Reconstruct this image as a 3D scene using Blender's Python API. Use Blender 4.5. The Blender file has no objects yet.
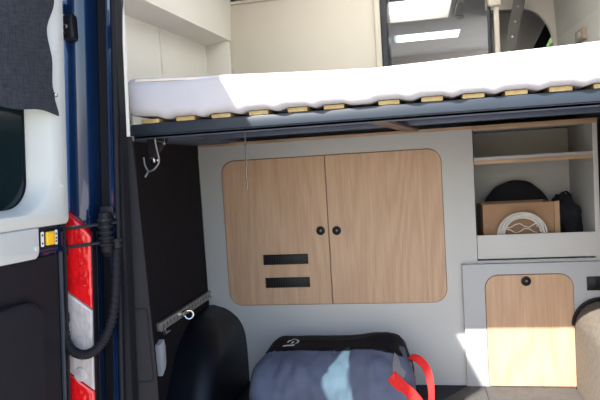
import bpy, bmesh, math, random
from mathutils import Vector, Matrix, noise
random.seed(4)
S = bpy.context.scene
COL = S.collection
PI = math.pi
R = math.radians

# ------------------------------------------------------------------ materials
def new_mat(name):
    m = bpy.data.materials.new(name); m.use_nodes = True
    return m, m.node_tree.nodes, m.node_tree.links, m.node_tree.nodes['Principled BSDF']

def plain(name, col, rough=.6, metal=0., var=.06, scale=18., bump=0., bscale=200., spec=.5, stretch=(1, 1, 1), coat=0.):
    m, N, L, B = new_mat(name)
    tc = N.new('ShaderNodeTexCoord'); mp = N.new('ShaderNodeMapping'); mp.inputs['Scale'].default_value = stretch
    L.new(tc.outputs['Object'], mp.inputs['Vector'])
    nz = N.new('ShaderNodeTexNoise'); nz.inputs['Scale'].default_value = scale; nz.inputs['Detail'].default_value = 4
    L.new(mp.outputs[0], nz.inputs['Vector'])
    cr = N.new('ShaderNodeValToRGB')
    cr.color_ramp.elements[0].position = .3; cr.color_ramp.elements[1].position = .7
    cr.color_ramp.elements[0].color = [c*(1-var) for c in col]+[1]
    cr.color_ramp.elements[1].color = [min(1, c*(1+var)) for c in col]+[1]
    L.new(nz.outputs['Fac'], cr.inputs['Fac']); L.new(cr.outputs['Color'], B.inputs['Base Color'])
    B.inputs['Roughness'].default_value = rough; B.inputs['Metallic'].default_value = metal
    B.inputs['Specular IOR Level'].default_value = spec
    if coat:
        B.inputs['Coat Weight'].default_value = coat; B.inputs['Coat Roughness'].default_value = .04
    if bump:
        n2 = N.new('ShaderNodeTexNoise'); n2.inputs['Scale'].default_value = bscale; n2.inputs['Detail'].default_value = 3
        L.new(mp.outputs[0], n2.inputs['Vector'])
        bp = N.new('ShaderNodeBump'); bp.inputs['Strength'].default_value = bump; bp.inputs['Distance'].default_value = .004
        L.new(n2.outputs['Fac'], bp.inputs['Height']); L.new(bp.outputs[0], B.inputs['Normal'])
    return m

def wood(name, lo, hi, rough=.5, axis='Z'):
    m, N, L, B = new_mat(name)
    tc = N.new('ShaderNodeTexCoord'); mp = N.new('ShaderNodeMapping')
    mp.inputs['Scale'].default_value = {'Z': (1, 1, .05), 'X': (.05, 1, 1), 'Y': (1, .05, 1)}[axis]
    L.new(tc.outputs['Object'], mp.inputs['Vector'])
    n1 = N.new('ShaderNodeTexNoise'); n1.inputs['Scale'].default_value = 120; n1.inputs['Detail'].default_value = 6; n1.inputs['Roughness'].default_value = .65
    L.new(mp.outputs[0], n1.inputs['Vector'])
    mp2 = N.new('ShaderNodeMapping'); mp2.inputs['Scale'].default_value = {'Z': (1, 1, .12), 'X': (.12, 1, 1), 'Y': (1, .12, 1)}[axis]
    L.new(tc.outputs['Object'], mp2.inputs['Vector'])
    w = N.new('ShaderNodeTexNoise'); w.inputs['Scale'].default_value = 5; w.inputs['Detail'].default_value = 1
    L.new(mp2.outputs[0], w.inputs['Vector'])
    ml = N.new('ShaderNodeMath'); ml.operation = 'MULTIPLY'; ml.inputs[1].default_value = 26
    L.new(w.outputs['Fac'], ml.inputs[0])
    fr = N.new('ShaderNodeMath'); fr.operation = 'SINE'; m6 = N.new('ShaderNodeMath'); m6.operation = 'MULTIPLY'; m6.inputs[1].default_value = 6.28/2
    L.new(ml.outputs[0], m6.inputs[0]); L.new(m6.outputs[0], fr.inputs[0])
    sc = N.new('ShaderNodeMath'); sc.operation = 'MULTIPLY_ADD'; sc.inputs[1].default_value = .09
    L.new(fr.outputs[0], sc.inputs[0]); L.new(n1.outputs['Fac'], sc.inputs[2])
    cr = N.new('ShaderNodeValToRGB')
    cr.color_ramp.elements[0].position = .3; cr.color_ramp.elements[1].position = .68
    cr.color_ramp.elements[0].color = (*lo, 1); cr.color_ramp.elements[1].color = (*hi, 1)
    L.new(sc.outputs[0], cr.inputs['Fac']); L.new(cr.outputs[0], B.inputs['Base Color'])
    B.inputs['Roughness'].default_value = rough
    return m

def weave(name, c1, c2, scale=260., rough=.9):
    m, N, L, B = new_mat(name)
    tc = N.new('ShaderNodeTexCoord')
    fac = None
    for st in ((1, 1, .12), (.12, .12, 1)):
        mp = N.new('ShaderNodeMapping'); mp.inputs['Scale'].default_value = st
        L.new(tc.outputs['Object'], mp.inputs['Vector'])
        nz = N.new('ShaderNodeTexNoise'); nz.inputs['Scale'].default_value = scale; nz.inputs['Detail'].default_value = 2
        L.new(mp.outputs[0], nz.inputs['Vector'])
        if fac is None: fac = nz.outputs['Fac']
        else:
            ad = N.new('ShaderNodeMath'); ad.operation = 'ADD'; L.new(fac, ad.inputs[0]); L.new(nz.outputs['Fac'], ad.inputs[1])
            hf = N.new('ShaderNodeMath'); hf.operation = 'MULTIPLY'; hf.inputs[1].default_value = .5; L.new(ad.outputs[0], hf.inputs[0]); fac = hf.outputs[0]
    cr = N.new('ShaderNodeValToRGB'); cr.color_ramp.elements[0].position = .38; cr.color_ramp.elements[1].position = .62
    cr.color_ramp.elements[0].color = (*c1, 1); cr.color_ramp.elements[1].color = (*c2, 1)
    L.new(fac, cr.inputs['Fac']); L.new(cr.outputs[0], B.inputs['Base Color'])
    B.inputs['Roughness'].default_value = rough; B.inputs['Specular IOR Level'].default_value = .2
    bp = N.new('ShaderNodeBump'); bp.inputs['Strength'].default_value = .35; bp.inputs['Distance'].default_value = .002
    L.new(fac, bp.inputs['Height']); L.new(bp.outputs[0], B.inputs['Normal'])
    return m

def glass(name, tint, gloss=.12, rough=.02):
    m, N, L, B = new_mat(name)
    out = N['Material Output']; N.remove(B)
    t = N.new('ShaderNodeBsdfTransparent'); t.inputs[0].default_value = (*tint, 1)
    g = N.new('ShaderNodeBsdfGlossy'); g.inputs['Roughness'].default_value = rough
    mx = N.new('ShaderNodeMixShader'); mx.inputs[0].default_value = gloss; L.new(t.outputs[0], mx.inputs[1]); L.new(g.outputs[0], mx.inputs[2])
    L.new(mx.outputs[0], out.inputs['Surface'])
    return m

def lens(name, col, rough=.12):
    # moulded lamp lens: vertical fluting as a bump
    m, N, L, B = new_mat(name)
    tc = N.new('ShaderNodeTexCoord')
    ck = N.new('ShaderNodeTexVoronoi'); ck.inputs['Scale'].default_value = 90
    mp = N.new('ShaderNodeMapping'); mp.inputs['Scale'].default_value = (1, 1, .6); L.new(tc.outputs['Object'], mp.inputs['Vector']); L.new(mp.outputs[0], ck.inputs['Vector'])
    nz = N.new('ShaderNodeTexNoise'); nz.inputs['Scale'].default_value = 25; L.new(tc.outputs['Object'], nz.inputs['Vector'])
    cr = N.new('ShaderNodeValToRGB'); cr.color_ramp.elements[0].color = [c*.6 for c in col]+[1]; cr.color_ramp.elements[1].color = [min(1, c*1.1) for c in col]+[1]
    L.new(nz.outputs['Fac'], cr.inputs['Fac']); L.new(cr.outputs[0], B.inputs['Base Color'])
    bp = N.new('ShaderNodeBump'); bp.inputs['Strength'].default_value = .5; bp.inputs['Distance'].default_value = .003
    L.new(ck.outputs['Distance'], bp.inputs['Height']); L.new(bp.outputs[0], B.inputs['Normal'])
    B.inputs['Roughness'].default_value = rough; B.inputs['Coat Weight'].default_value = 1; B.inputs['Coat Roughness'].default_value = .03
    return m

M = {}
M['paint'] = plain('navy_paint', (.004, .018, .060), .22, .0, .05, 3, coat=1.)
M['jamb'] = plain('navy_jamb_paint', (.006, .02, .075), .35, 0, .08, 6, coat=.6)
M['rubber'] = plain('black_rubber', (.006, .0065, .010), .65, 0, .1, 30, spec=.25)
M['plastic_black'] = plain('black_plastic', (.006, .006, .009), .45, 0, .1, 40, spec=.3)
M['char_trim'] = plain('charcoal_trim_plastic', (.012, .0115, .015), .6, 0, .06, 30, bump=.15, bscale=700, spec=.2)
M['felt_dark'] = plain('charcoal_lining_felt', (.019, .016, .019), .95, 0, .12, 60, bump=.4, bscale=500, spec=.1)
M['white_trim'] = plain('offwhite_door_plastic', (.50, .51, .495), .45, 0, .02, 8, bump=.08, bscale=600)
M['cream'] = plain('cream_lining', (.76, .73, .66), .7, 0, .02, 5)
M['cream2'] = plain('beige_panel', (.64, .59, .50), .6, 0, .02, 5)
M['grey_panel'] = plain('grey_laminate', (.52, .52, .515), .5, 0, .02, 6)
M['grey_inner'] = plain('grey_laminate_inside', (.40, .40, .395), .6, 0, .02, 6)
M['box_white'] = plain('pale_grey_laminate', (.38, .39, .41), .45, 0, .02, 6)
M['oak'] = wood('light_oak_laminate', (.435, .268, .165), (.54, .355, .23))
M['oak_edge'] = wood('oak_edge_band', (.34, .21, .12), (.50, .33, .20), axis='X')
M['slat'] = wood('birch_slat', (.33, .23, .09), (.43, .32, .14), axis='Y')
M['steel_blue'] = plain('blue_grey_steel', (.013, .022, .036), .5, .1, .08, 14)
M['steel_dark'] = plain('dark_blue_steel', (.085, .105, .155), .55, .1, .1, 14)
M['board_dark'] = plain('dark_base_board', (.08, .09, .125), .8, 0, .1, 14)
M['brown_plate'] = plain('brown_metal_plate', (.16, .11, .09), .5, .2, .1, 20)
M['mattress'] = plain('white_mattress_ticking', (.44, .43, .46), .9, 0, .02, 20, bump=.15, bscale=300, spec=.1)
M['piping'] = plain('mattress_piping', (.66, .60, .55), .9, 0, .03, 30)
M['alu'] = plain('brushed_aluminium', (.50, .47, .43), .38, .7, .08, 40, stretch=(1, .1, 1))
M['chrome'] = plain('bright_metal', (.66, .66, .66), .22, 1., .03, 30)
M['wire'] = plain('galvanised_wire', (.20, .195, .19), .4, .6, .1, 60)
M['arch_black'] = plain('black_arch_plastic', (.005, .006, .011), .42, 0, .1, 12, bump=.1, bscale=400, spec=.35)
M['floor_black'] = plain('black_floor_mat', (.016, .018, .025), .85, 0, .2, 50, bump=.3, bscale=300)
M['floor_grey'] = plain('grey_floor_covering', (.075, .072, .07), .9, 0, .15, 40, bump=.4, bscale=260)
M['felt_grey'] = plain('greige_arch_felt', (.16, .14, .118), .95, 0, .16, 70, bump=.5, bscale=420, spec=.1)
M['curtain'] = weave('slate_woven_curtain', (.021, .023, .030), (.042, .045, .056), 330)
M['duffel_grey'] = plain('slate_blue_nylon', (.078, .092, .145), .72, 0, .12, 9, bump=.25, bscale=60)
M['duffel_black'] = plain('black_nylon', (.004, .004, .008), .75, 0, .15, 20, bump=.25, bscale=90, spec=.2)
M['duffel_patch'] = plain('grey_corner_vinyl', (.20, .19, .20), .6, 0, .08, 30)
M['red_web'] = plain('red_webbing', (.70, .016, .014), .75, 0, .1, 80, bump=.3, bscale=500)
M['logo'] = plain('white_print', (.75, .75, .78), .6, 0, .02, 40)
M['card'] = plain('brown_cardboard', (.34, .20, .115), .85, 0, .06, 22, bump=.1, bscale=150)
M['card_edge'] = plain('pale_cardboard_edge', (.42, .27, .16), .85, 0, .06, 22)
M['cable_white'] = plain('white_cable', (.62, .60, .57), .4, 0, .05, 40)
M['film'] = glass('clear_plastic_film', (.93, .93, .93), .3, .15)
M['cloth_black'] = plain('black_fabric', (.007, .008, .014), .9, 0, .2, 30, bump=.4, bscale=90)
M['red_lens'] = lens('red_lamp_lens', (.74, .008, .012))
M['clear_lens'] = lens('clear_lamp_lens', (.52, .48, .48), .12)
M['lamp_white'] = plain('opal_plastic', (.55, .55, .56), .4, 0, .03, 30)
M['yellow'] = plain('amber_button', (.80, .46, .02), .35, 0, .05, 60)
M['label'] = plain('white_label', (.72, .70, .72), .5, 0, .03, 60)
M['win_dark'] = glass('dark_green_privacy_glass', (.70, .88, .83), .05)
M['frit'] = plain('dark_teal_glass_print', (.006, .014, .017), .12, 0, .05, 5)
M['tan'] = plain('tan_plastic', (.40, .33, .25), .5, 0, .05, 20)
M['pane'] = glass('clear_pane', (.95, .96, .96), .05)
M['opal'] = None
M['head_grey'] = plain('grey_headliner', (.66, .63, .59), .9, 0, .04, 8)
M['rail_grey'] = plain('grey_rail_metal', (.24, .235, .23), .5, .2, .05, 10)
M['dark_strip'] = plain('navy_black_strip', (.010, .011, .022), .4, 0, .05, 8)
M['ground'] = plain('pale_gravel_ground', (.50, .475, .44), .95, 0, .2, 3, bump=.5, bscale=40)
M['hedge'] = plain('dark_hedge_leaves', (.008, .017, .011), .9, 0, .5, 14, bump=.6, bscale=30)
M['plant'] = plain('hedge_leaves', (.06, .11, .035), .8, 0, .5, 9)
m, N, L, B = new_mat('opal_roof_pane')
B.inputs['Base Color'].default_value = (.9, .9, .87, 1); N.remove(B)
tr = N.new('ShaderNodeBsdfTranslucent'); tr.inputs[0].default_value = (.92, .92, .88, 1)
L.new(tr.outputs[0], N['Material Output'].inputs['Surface']); M['opal'] = m

# ------------------------------------------------------------------ mesh helpers
class MB:
    def __init__(s): s.bm = bmesh.new()
    def box(s, x0, x1, y0, y1, z0, z1, bev=0., seg=2, mat=None):
        t = bmesh.new()
        bmesh.ops.create_cube(t, size=1)
        for v in t.verts:
            v.co = Vector(((x0+x1)/2+v.co.x*(x1-x0), (y0+y1)/2+v.co.y*(y1-y0), (z0+z1)/2+v.co.z*(z1-z0)))
        if bev: bmesh.ops.bevel(t, geom=t.edges[:], offset=bev, segments=seg, affect='EDGES', profile=.5)
        return s.merge(t, mat)
    def merge(s, t, mat=None):
        if mat is not None: bmesh.ops.transform(t, matrix=mat, verts=t.verts)
        mp = {}
        for v in t.verts: mp[v] = s.bm.verts.new(v.co)
        for f in t.faces:
            try: s.bm.faces.new([mp[v] for v in f.verts])
            except ValueError: pass
        t.free(); return s
    def prism(s, pts, axis, a0, a1, bev=0., seg=2, mat=None):
        # pts: 2-D outline; axis the extrusion axis: X->(y,z) Y->(x,z) Z->(x,y)
        t = bmesh.new()
        def P(p, a): return {'X': (a, p[0], p[1]), 'Y': (p[0], a, p[1]), 'Z': (p[0], p[1], a)}[axis]
        lo = [t.verts.new(P(p, a0)) for p in pts]; hi = [t.verts.new(P(p, a1)) for p in pts]
        fl = t.faces.new(lo); fh = t.faces.new(hi); n = len(pts)
        for i in range(n): t.faces.new((lo[i], lo[(i+1) % n], hi[(i+1) % n], hi[i]))
        bmesh.ops.recalc_face_normals(t, faces=t.faces)
        if bev:
            ed = list(set(list(fl.edges)+list(fh.edges)))
            bmesh.ops.bevel(t, geom=ed, offset=bev, segments=seg, affect='EDGES', profile=.5)
        return s.merge(t, mat)
    def tube(s, pts, r, n=10, closed=False, rr=None):
        pts = [Vector(p) for p in pts]; m = len(pts); rings = []
        prev = None
        for i, p in enumerate(pts):
            if closed: d = pts[(i+1) % m]-pts[i-1]
            else: d = pts[min(i+1, m-1)]-pts[max(i-1, 0)]
            d.normalize()
            if prev is None:
                a = Vector((0, 0, 1)) if abs(d.z) < .9 else Vector((1, 0, 0)); u = d.cross(a).normalized()
            else:
                u = (prev-d*prev.dot(d)).normalized()
            prev = u; v = d.cross(u)
            q = rr[i] if rr else r
            rings.append([s.bm.verts.new(p+u*q*math.cos(2*PI*k/n)+v*q*math.sin(2*PI*k/n)) for k in range(n)])
        for i in range(m if closed else m-1):
            A, Bq = rings[i], rings[(i+1) % m]
            for k in range(n): s.bm.faces.new((A[k], A[(k+1) % n], Bq[(k+1) % n], Bq[k]))
        if not closed:
            s.bm.faces.new(rings[0]); s.bm.faces.new(rings[-1])
        return s
    def ribbon(s, pts, widths, thick=.003):
        # flat webbing: pts centre line, widths a vector per point (half width direction)
        pts = [Vector(p) for p in pts]; widths = [Vector(w) for w in widths]; rows = []
        for i, p in enumerate(pts):
            d = (pts[min(i+1, len(pts)-1)]-pts[max(i-1, 0)]).normalized(); w = widths[i]; nn = d.cross(w).normalized()*thick/2
            rows.append([s.bm.verts.new(p+w+nn), s.bm.verts.new(p-w+nn), s.bm.verts.new(p-w-nn), s.bm.verts.new(p+w-nn)])
        for A, Bq in zip(rows, rows[1:]):
            for k in range(4): s.bm.faces.new((A[k], A[(k+1) % 4], Bq[(k+1) % 4], Bq[k]))
        s.bm.faces.new(rows[0]); s.bm.faces.new(rows[-1])
        return s
    def cyl(s, c, ax, r, h, n=24, bev=0., r2=None):
        t = bmesh.new()
        bmesh.ops.create_cone(t, cap_ends=True, segments=n, radius1=r, radius2=r if r2 is None else r2, depth=h)
        if bev:
            ed = [e for e in t.edges if len([f for f in e.link_faces if len(f.verts) > 4]) == 1]
            bmesh.ops.bevel(t, geom=ed, offset=bev, segments=2, affect='EDGES', profile=.5)
        q = Vector((0, 0, 1)).rotation_difference(Vector(ax).normalized()).to_matrix().to_4x4()
        return s.merge(t, Matrix.Translation(c) @ q)
    def torus(s, c, ax, R_, r, n=40, k=10):
        q = Vector((0, 0, 1)).rotation_difference(Vector(ax).normalized())
        pts = [Vector(c)+q @ Vector((R_*math.cos(2*PI*i/n), R_*math.sin(2*PI*i/n), 0)) for i in range(n)]
        return s.tube(pts, r, k, closed=True)
    def grid(s, rows, close_u=False, close_v=False):
        V = [[s.bm.verts.new(p) for p in r] for r in rows]; nu = len(V); nv = len(V[0])
        for i in range(nu if close_u else nu-1):
            for j in range(nv if close_v else nv-1):
                s.bm.faces.new((V[i][j], V[(i+1) % nu][j], V[(i+1) % nu][(j+1) % nv], V[i][(j+1) % nv]))
        return V
    def build(s, name, mat, parent=None, smooth=True, angle=40):
        bmesh.ops.recalc_face_normals(s.bm, faces=s.bm.faces)
        me = bpy.data.meshes.new(name); s.bm.to_mesh(me); s.bm.free()
        me.materials.append(mat)
        if smooth:
            me.polygons.foreach_set('use_smooth', [True]*len(me.polygons))
            me.set_sharp_from_angle(angle=R(angle))
        o = bpy.data.objects.new(name, me); COL.objects.link(o)
        if parent is not None: o.parent = parent
        return o

def rrect(x0, x1, z0, z1, r, n=8):
    """rounded rectangle outline; r one radius or (bl, br, tr, tl)"""
    rs = r if isinstance(r, (tuple, list)) else (r,)*4
    out = []
    for (cx, cz, sx, sz, a0, q) in ((x0, z0, 1, 1, PI, rs[0]), (x1, z0, -1, 1, 1.5*PI, rs[1]), (x1, z1, -1, -1, 0, rs[2]), (x0, z1, 1, -1, .5*PI, rs[3])):
        if q < 1e-5: out.append((cx, cz)); continue
        for i in range(n+1):
            a = a0+.5*PI*i/n
            out.append((cx+sx*q+q*math.cos(a), cz+sz*q+q*math.sin(a)))
    return out

def empty(name, loc, label, cat, group=None, rot=None):
    o = bpy.data.objects.new(name, None); COL.objects.link(o); o.location = loc; o.empty_display_size = .05
    if rot is not None: o.rotation_euler = rot
    tag(o, label, cat, group); return o
def tag(o, label, cat, group=None):
    o['label'] = label; o['category'] = cat
    if group: o['group'] = group
    return o
def part(mb, name, mat, parent, label=None, smooth=True, angle=40):
    """a part modelled in world coordinates, hung under a thing whose transform is a pure move"""
    p = parent; off = Vector((0, 0, 0))
    while p is not None: off += p.location; p = p.parent
    for v in mb.bm.verts: v.co -= off
    o = mb.build(name, mat, parent, smooth, angle)
    if label: o['label'] = label
    return o
def struct(mb, name, mat, label=None, smooth=True, parent=None):
    o = mb.build(name, mat, parent, smooth)
    if parent is None:
        o['kind'] = 'structure'
    if label: o['label'] = label
    return o

FL = .58        # van floor
WY = 2.45       # face of the cross wall
BY = 1.55       # front of the bed
CZ = 2.50       # ceiling
XL = -.91       # left lining

# ------------------------------------------------------------------ setting: ground, shell, linings
g = MB(); g.box(-14, 14, -14, 20, -.08, 0); struct(g, 'floor_outside', M['ground'], 'pale gravel ground around the van')
f = MB(); f.box(-1., 1., 1.44, 6.0, .50, FL); struct(f, 'floor', M['floor_black'], 'black van floor')
# painted skin, left and right, roof
f = MB(); f.box(-1.035, -1.0, 1.46, 6.0, .35, 2.56); struct(f, 'wall_outer_left', M['paint'])
f = MB(); f.box(1.0, 1.035, 1.46, 4.58, .35, 2.56); struct(f, 'wall_outer_right', M['paint'])
# left lining, lower: charcoal felt
f = MB(); f.box(-.999, XL, 1.66, 2.449, FL, 1.615); struct(f, 'wall_left', M['felt_dark'], 'charcoal felt side lining under the bed')
# left lining, upper: cream with a long shallow niche under an overhanging cove
f = MB()
f.box(-.999, -.985, 1.66, 2.9, 1.615, 2.12)
t = bmesh.new()
def hexa(mb, p):   # p: 8 points, bottom 4 then top 4
    v = [mb.bm.verts.new(q) for q in p]
    for a in ((0, 1, 2, 3), (4, 5, 6, 7), (0, 1, 5, 4), (1, 2, 6, 5), (2, 3, 7, 6), (3, 0, 4, 7)): mb.bm.faces.new([v[i] for i in a])
hexa(f, [(-.999, 1.66, 2.055), (-.865, 1.66, 2.075), (-.865, 2.9, 2.14), (-.999, 2.9, 2.12),
         (-.999, 1.66, CZ), (-.845, 1.66, CZ), (-.845, 2.9, CZ), (-.999, 2.9, CZ)])
f.box(-.99, -.868, 2.86, 2.899, 1.615, 2.135, .004)
f.box(-.987, -.979, 2.30, 2.304, 1.62, 2.09)
struct(f, 'wall_upper_left', M['cream'], 'cream upper lining with a shallow niche')
t.free()
f = MB(); f.box(-.999, -.768, 1.67, 2.895, 1.6155, 1.632, .003); struct(f, 'trim_13', M['steel_dark'], 'dark ledge carrying the left end of the bed')
f = MB(); f.box(.85, .999, 1.67, 3.58, 1.6155, 1.632, .003); struct(f, 'trim_14', M['steel_dark'])
# beige panel behind the bed (washroom wall)
f = MB(); f.box(-.87, -.155, 2.90, 2.925, 1.615, 2.315, .003); f.box(-.87, -.155, 2.888, 2.93, 2.315, 2.328, .002)
struct(f, 'wall_front', M['cream2'], 'beige panel at the head of the bed')
f = MB(); f.box(-.155, -.128, 2.885, 2.94, 1.615, CZ, .003); struct(f, 'trim_1', M['cream2'], 'beige post beside the panel')
f = MB(); f.box(-.128, -.098, 2.88, 3.4, 1.615, CZ, .004); struct(f, 'trim_2', M['dark_strip'], 'black strip at the panel edge')
f = MB(); f.box(-.87, -.16, 3.35, 3.37, 1.615, 2.46); struct(f, 'wall_washroom', M['head_grey'])
# ceiling in strips around two openings
OX0, OX1, OY0, OY1 = -.135, .275, 3.86, 4.43
QX0, QX1, QY0, QY1 = -.50, .50, 1.78, 2.70
PX0, PX1, PY0, PY1 = -.12, .40, 4.93, 5.25
f = MB()
f.box(-1, 1, 1.44, QY0, CZ, CZ+.05); f.box(-1, QX0, QY0, QY1, CZ, CZ+.05); f.box(QX1, 1, QY0, QY1, CZ, CZ+.05); f.box(-1, 1, QY1, OY0, CZ, CZ+.05); f.box(-1, OX0, OY0, OY1, CZ, CZ+.05); f.box(OX1, 1, OY0, OY1, CZ, CZ+.05)
f.box(-1, 1, OY1, PY0, CZ, CZ+.05); f.box(-1, PX0, PY0, PY1, CZ, CZ+.05); f.box(PX1, 1, PY0, PY1, CZ, CZ+.05); f.box(-1, 1, PY1, 6, CZ, CZ+.05)
struct(f, 'ceiling', M['head_grey'], 'grey headliner')
def ring_frame(mb, x0, x1, y0, y1, w, z0, z1):
    mb.box(x0-w, x0, y0-w, y1+w, z0, z1, .003); mb.box(x1, x1+w, y0-w, y1+w, z0, z1, .003)
    mb.box(x0, x1, y0-w, y0, z0, z1, .003); mb.box(x0, x1, y1, y1+w, z0, z1, .003)
w1 = bpy.data.objects.new('window_1', None); COL.objects.link(w1); w1.location = ((OX0+OX1)/2, (OY0+OY1)/2, CZ); w1['kind'] = 'structure'; w1['label'] = 'white roof hatch letting in daylight'
f = MB(); ring_frame(f, OX0, OX1, OY0, OY1, .03, CZ-.012, CZ+.0); part(f, 'window_frame', M['cream'], w1)
f = MB(); f.box(OX0-.02, OX1+.02, OY0-.02, OY1+.02, CZ+.052, CZ+.058); part(f, 'pane', M['opal'], w1)
f = MB(); f.box(OX1+.035, OX1+.085, 3.98, 4.38, CZ-.03, CZ-.001, .004); f.box(OX1+.05, OX1+.10, 4.34, 4.385, CZ-.045, CZ-.03, .003); part(f, 'latch', M['head_grey'], w1, 'grey latch block at the edge of the hatch')
w2 = bpy.data.objects.new('bright_patch_pane', None); COL.objects.link(w2); w2.location = ((PX0+PX1)/2, (PY0+PY1)/2, CZ); w2['kind'] = 'structure'; w2['label'] = 'narrow white pane standing in for a bright patch beyond the hatch'
f = MB(); f.box(PX0, PX1, PY0, PY1, CZ+.004, CZ+.010); part(f, 'pane', M['opal'], w2)  # pane standing in for a bright reflected patch on the headliner
w5 = bpy.data.objects.new('roof_fill_pane', None); COL.objects.link(w5); w5.location = (0, 2.2, CZ); w5['kind'] = 'structure'; w5['label'] = 'unseen white roof pane added above the bed to brighten the interior'
f = MB(); f.box(QX0, QX1, QY0, QY1, CZ+.004, CZ+.010); part(f, 'pane', M['opal'], w5)  # unseen pane, added to brighten the upper interior
# cab end
f = MB(); f.box(-1, 1, 6.0, 6.04, .5, 1.35); f.box(-1, 1, 6.0, 6.04, 2.3, 2.56); f.box(-1, -.9, 6.0, 6.04, 1.35, 2.3); f.box(.9, 1, 6.0, 6.04, 1.35, 2.3)
struct(f, 'wall_cab', M['head_grey'])
f = MB(); f.box(-.9, .9, 6.01, 6.02, 1.35, 2.3); struct(f, 'window_3', M['pane'], 'front window of the cab')

# right side: lining, bulkhead with rounded opening
XR = .95
f = MB(); f.box(XR, .999, 1.66, 3.6, FL, 1.615); struct(f, 'wall_right', M['felt_dark'], 'charcoal felt side lining on the right')
f = MB()
hexa(f, [(.875, 1.66, 1.633), (.999, 1.66, 1.633), (.999, 3.584, 1.633), (.803, 3.584, 1.633), (.86, 1.66, 2.12), (.999, 1.66, 2.12), (.999, 3.584, 2.12), (.803, 3.584, 2.12)])
hexa(f, [(.86, 1.66, 2.12), (.999, 1.66, 2.12), (.999, 3.584, 2.12), (.803, 3.584, 2.12), (.80, 1.66, CZ), (.999, 1.66, CZ), (.999, 3.584, CZ), (.785, 3.584, CZ)])
struct(f, 'wall_upper_right', M['cream'], 'cream upper lining on the right')
out = [(.43, 2.318), (.62, 2.305)]
for i in range(13):
    a = PI/2-PI/2*i/12; out.append((.62+.168*math.cos(a), 2.06+.245*math.sin(a)))
out += [(.788, 1.633), (.845, 1.633), (.845, CZ), (.43, CZ)]
f = MB(); f.prism(out, 'Y', 3.585, 3.61); struct(f, 'wall_bulkhead', M['cream'], 'cream bulkhead with a rounded opening to the cab')
f = MB(); hexa(f, [(.58, 4.55, FL), (.60, 4.55, FL), (.60, 4.58, FL), (.58, 4.58, FL), (.58, 4.55, CZ), (1.0, 4.55, CZ), (1.0, 4.58, CZ), (.58, 4.58, CZ)]); struct(f, 'wall_cab_side', M['head_grey'])
f = MB(); f.box(.366, .383, 2.99, 3.01, 1.615, 2.20, .003); struct(f, 'trim_3', M['dark_strip'], 'black strip edge of the tall unit')
f = MB(); f.box(.396, .419, 2.99, 3.01, 1.615, 2.20, .003); f.box(.370, .428, 2.97, 3.02, 2.195, 2.235, .006); f.box(.385, .41, 2.98, 3.01, 2.23, CZ, .003); struct(f, 'trim_4', M['cream2'], 'slim beige pole with a top bracket')

f = MB(); f.box(.682, .9495, 2.60, 2.62, 1.085, 1.6155); f.box(.80, .9495, 2.455, 2.60, 1.085, 1.6155, .004); struct(f, 'wall_cross_right', M['felt_dark'], 'dark panel closing the gap right of the shelf unit')

# rear left body corner, upright but leaning in slightly towards the roof
def lean(mb, k, z0=1.45):
    for v in mb.bm.verts: v.co.x += k*(v.co.z-z0)
f = MB()
prof = [(-1.03, 1.465), (-1.03, 1.43), (-1.015, 1.395), (-.985, 1.382), (-.93, 1.38), (-.850, 1.38), (-.838, 1.382), (-.826, 1.388), (-.817, 1.40), (-.813, 1.43), (-.812, 1.458), (-.776, 1.458), (-.773, 1.42), (-.770, 1.408), (-.764, 1.402), (-.750, 1.398), (-.748, 1.465)]
f.prism(prof, 'Z', .34, 2.36); lean(f, .06); struct(f, 'trim_5', M['paint'], 'navy painted rear corner of the van body')
f = MB()
for (x, k, y, r) in ((-.743, .058, 1.402, .0065), (-.741, .045, 1.418, .0055), (-.741, .034, 1.434, .005)):
    f.tube([(x+k*(z-1.45), y, z) for z in (.45, 1.0, 1.5, 2.0, 2.36)], r, 10)
hexa(f, [(-.796, 1.41, .45), (-.765, 1.41, .45), (-.765, 1.443, .45), (-.796, 1.443, .45), (-.715, 1.41, 2.36), (-.700, 1.41, 2.36), (-.700, 1.443, 2.36), (-.715, 1.443, 2.36)])
struct(f, 'trim_6', M['rubber'], 'black ribbed door seal on the left')
f = MB(); f.box(-.811, -.777, 1.4455, 1.4565, .45, 2.3); lean(f, .06); struct(f, 'jamb_shade', M['rubber'], 'black strip standing in for shade in the door jamb recess')  # black strip stands in for the shade inside the recess
# pillar lining: white above bed height, charcoal below; the rear face widens towards the floor
def pil(xo, xi): return [(xo, 1.4445), (xi, 1.462), (xi-.006, 1.478), (-.796, 1.508), (-.81, 1.655), (-.999, 1.655), (-.999, 1.4665), (-.756, 1.4665)]
def loft(mb, levels):
    rows = [[(x, y, z) for x, y in pts] for z, pts in levels]
    V = mb.grid(rows, close_v=True); mb.bm.faces.new(V[0]); mb.bm.faces.new(V[-1])
f = MB(); loft(f, [(1.605, pil(-.741, -.727)), (1.9, pil(-.733, -.719)), (2.49, pil(-.722, -.712))]); struct(f, 'trim_7', M['cream'], 'white pillar lining above the bed')
f = MB(); loft(f, [(FL, pil(-.772, -.700)), (1.0, pil(-.756, -.702)), (1.604, pil(-.742, -.722))])
struct(f, 'trim_8', M['char_trim'], 'charcoal plastic pillar lining below the bed')
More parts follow.
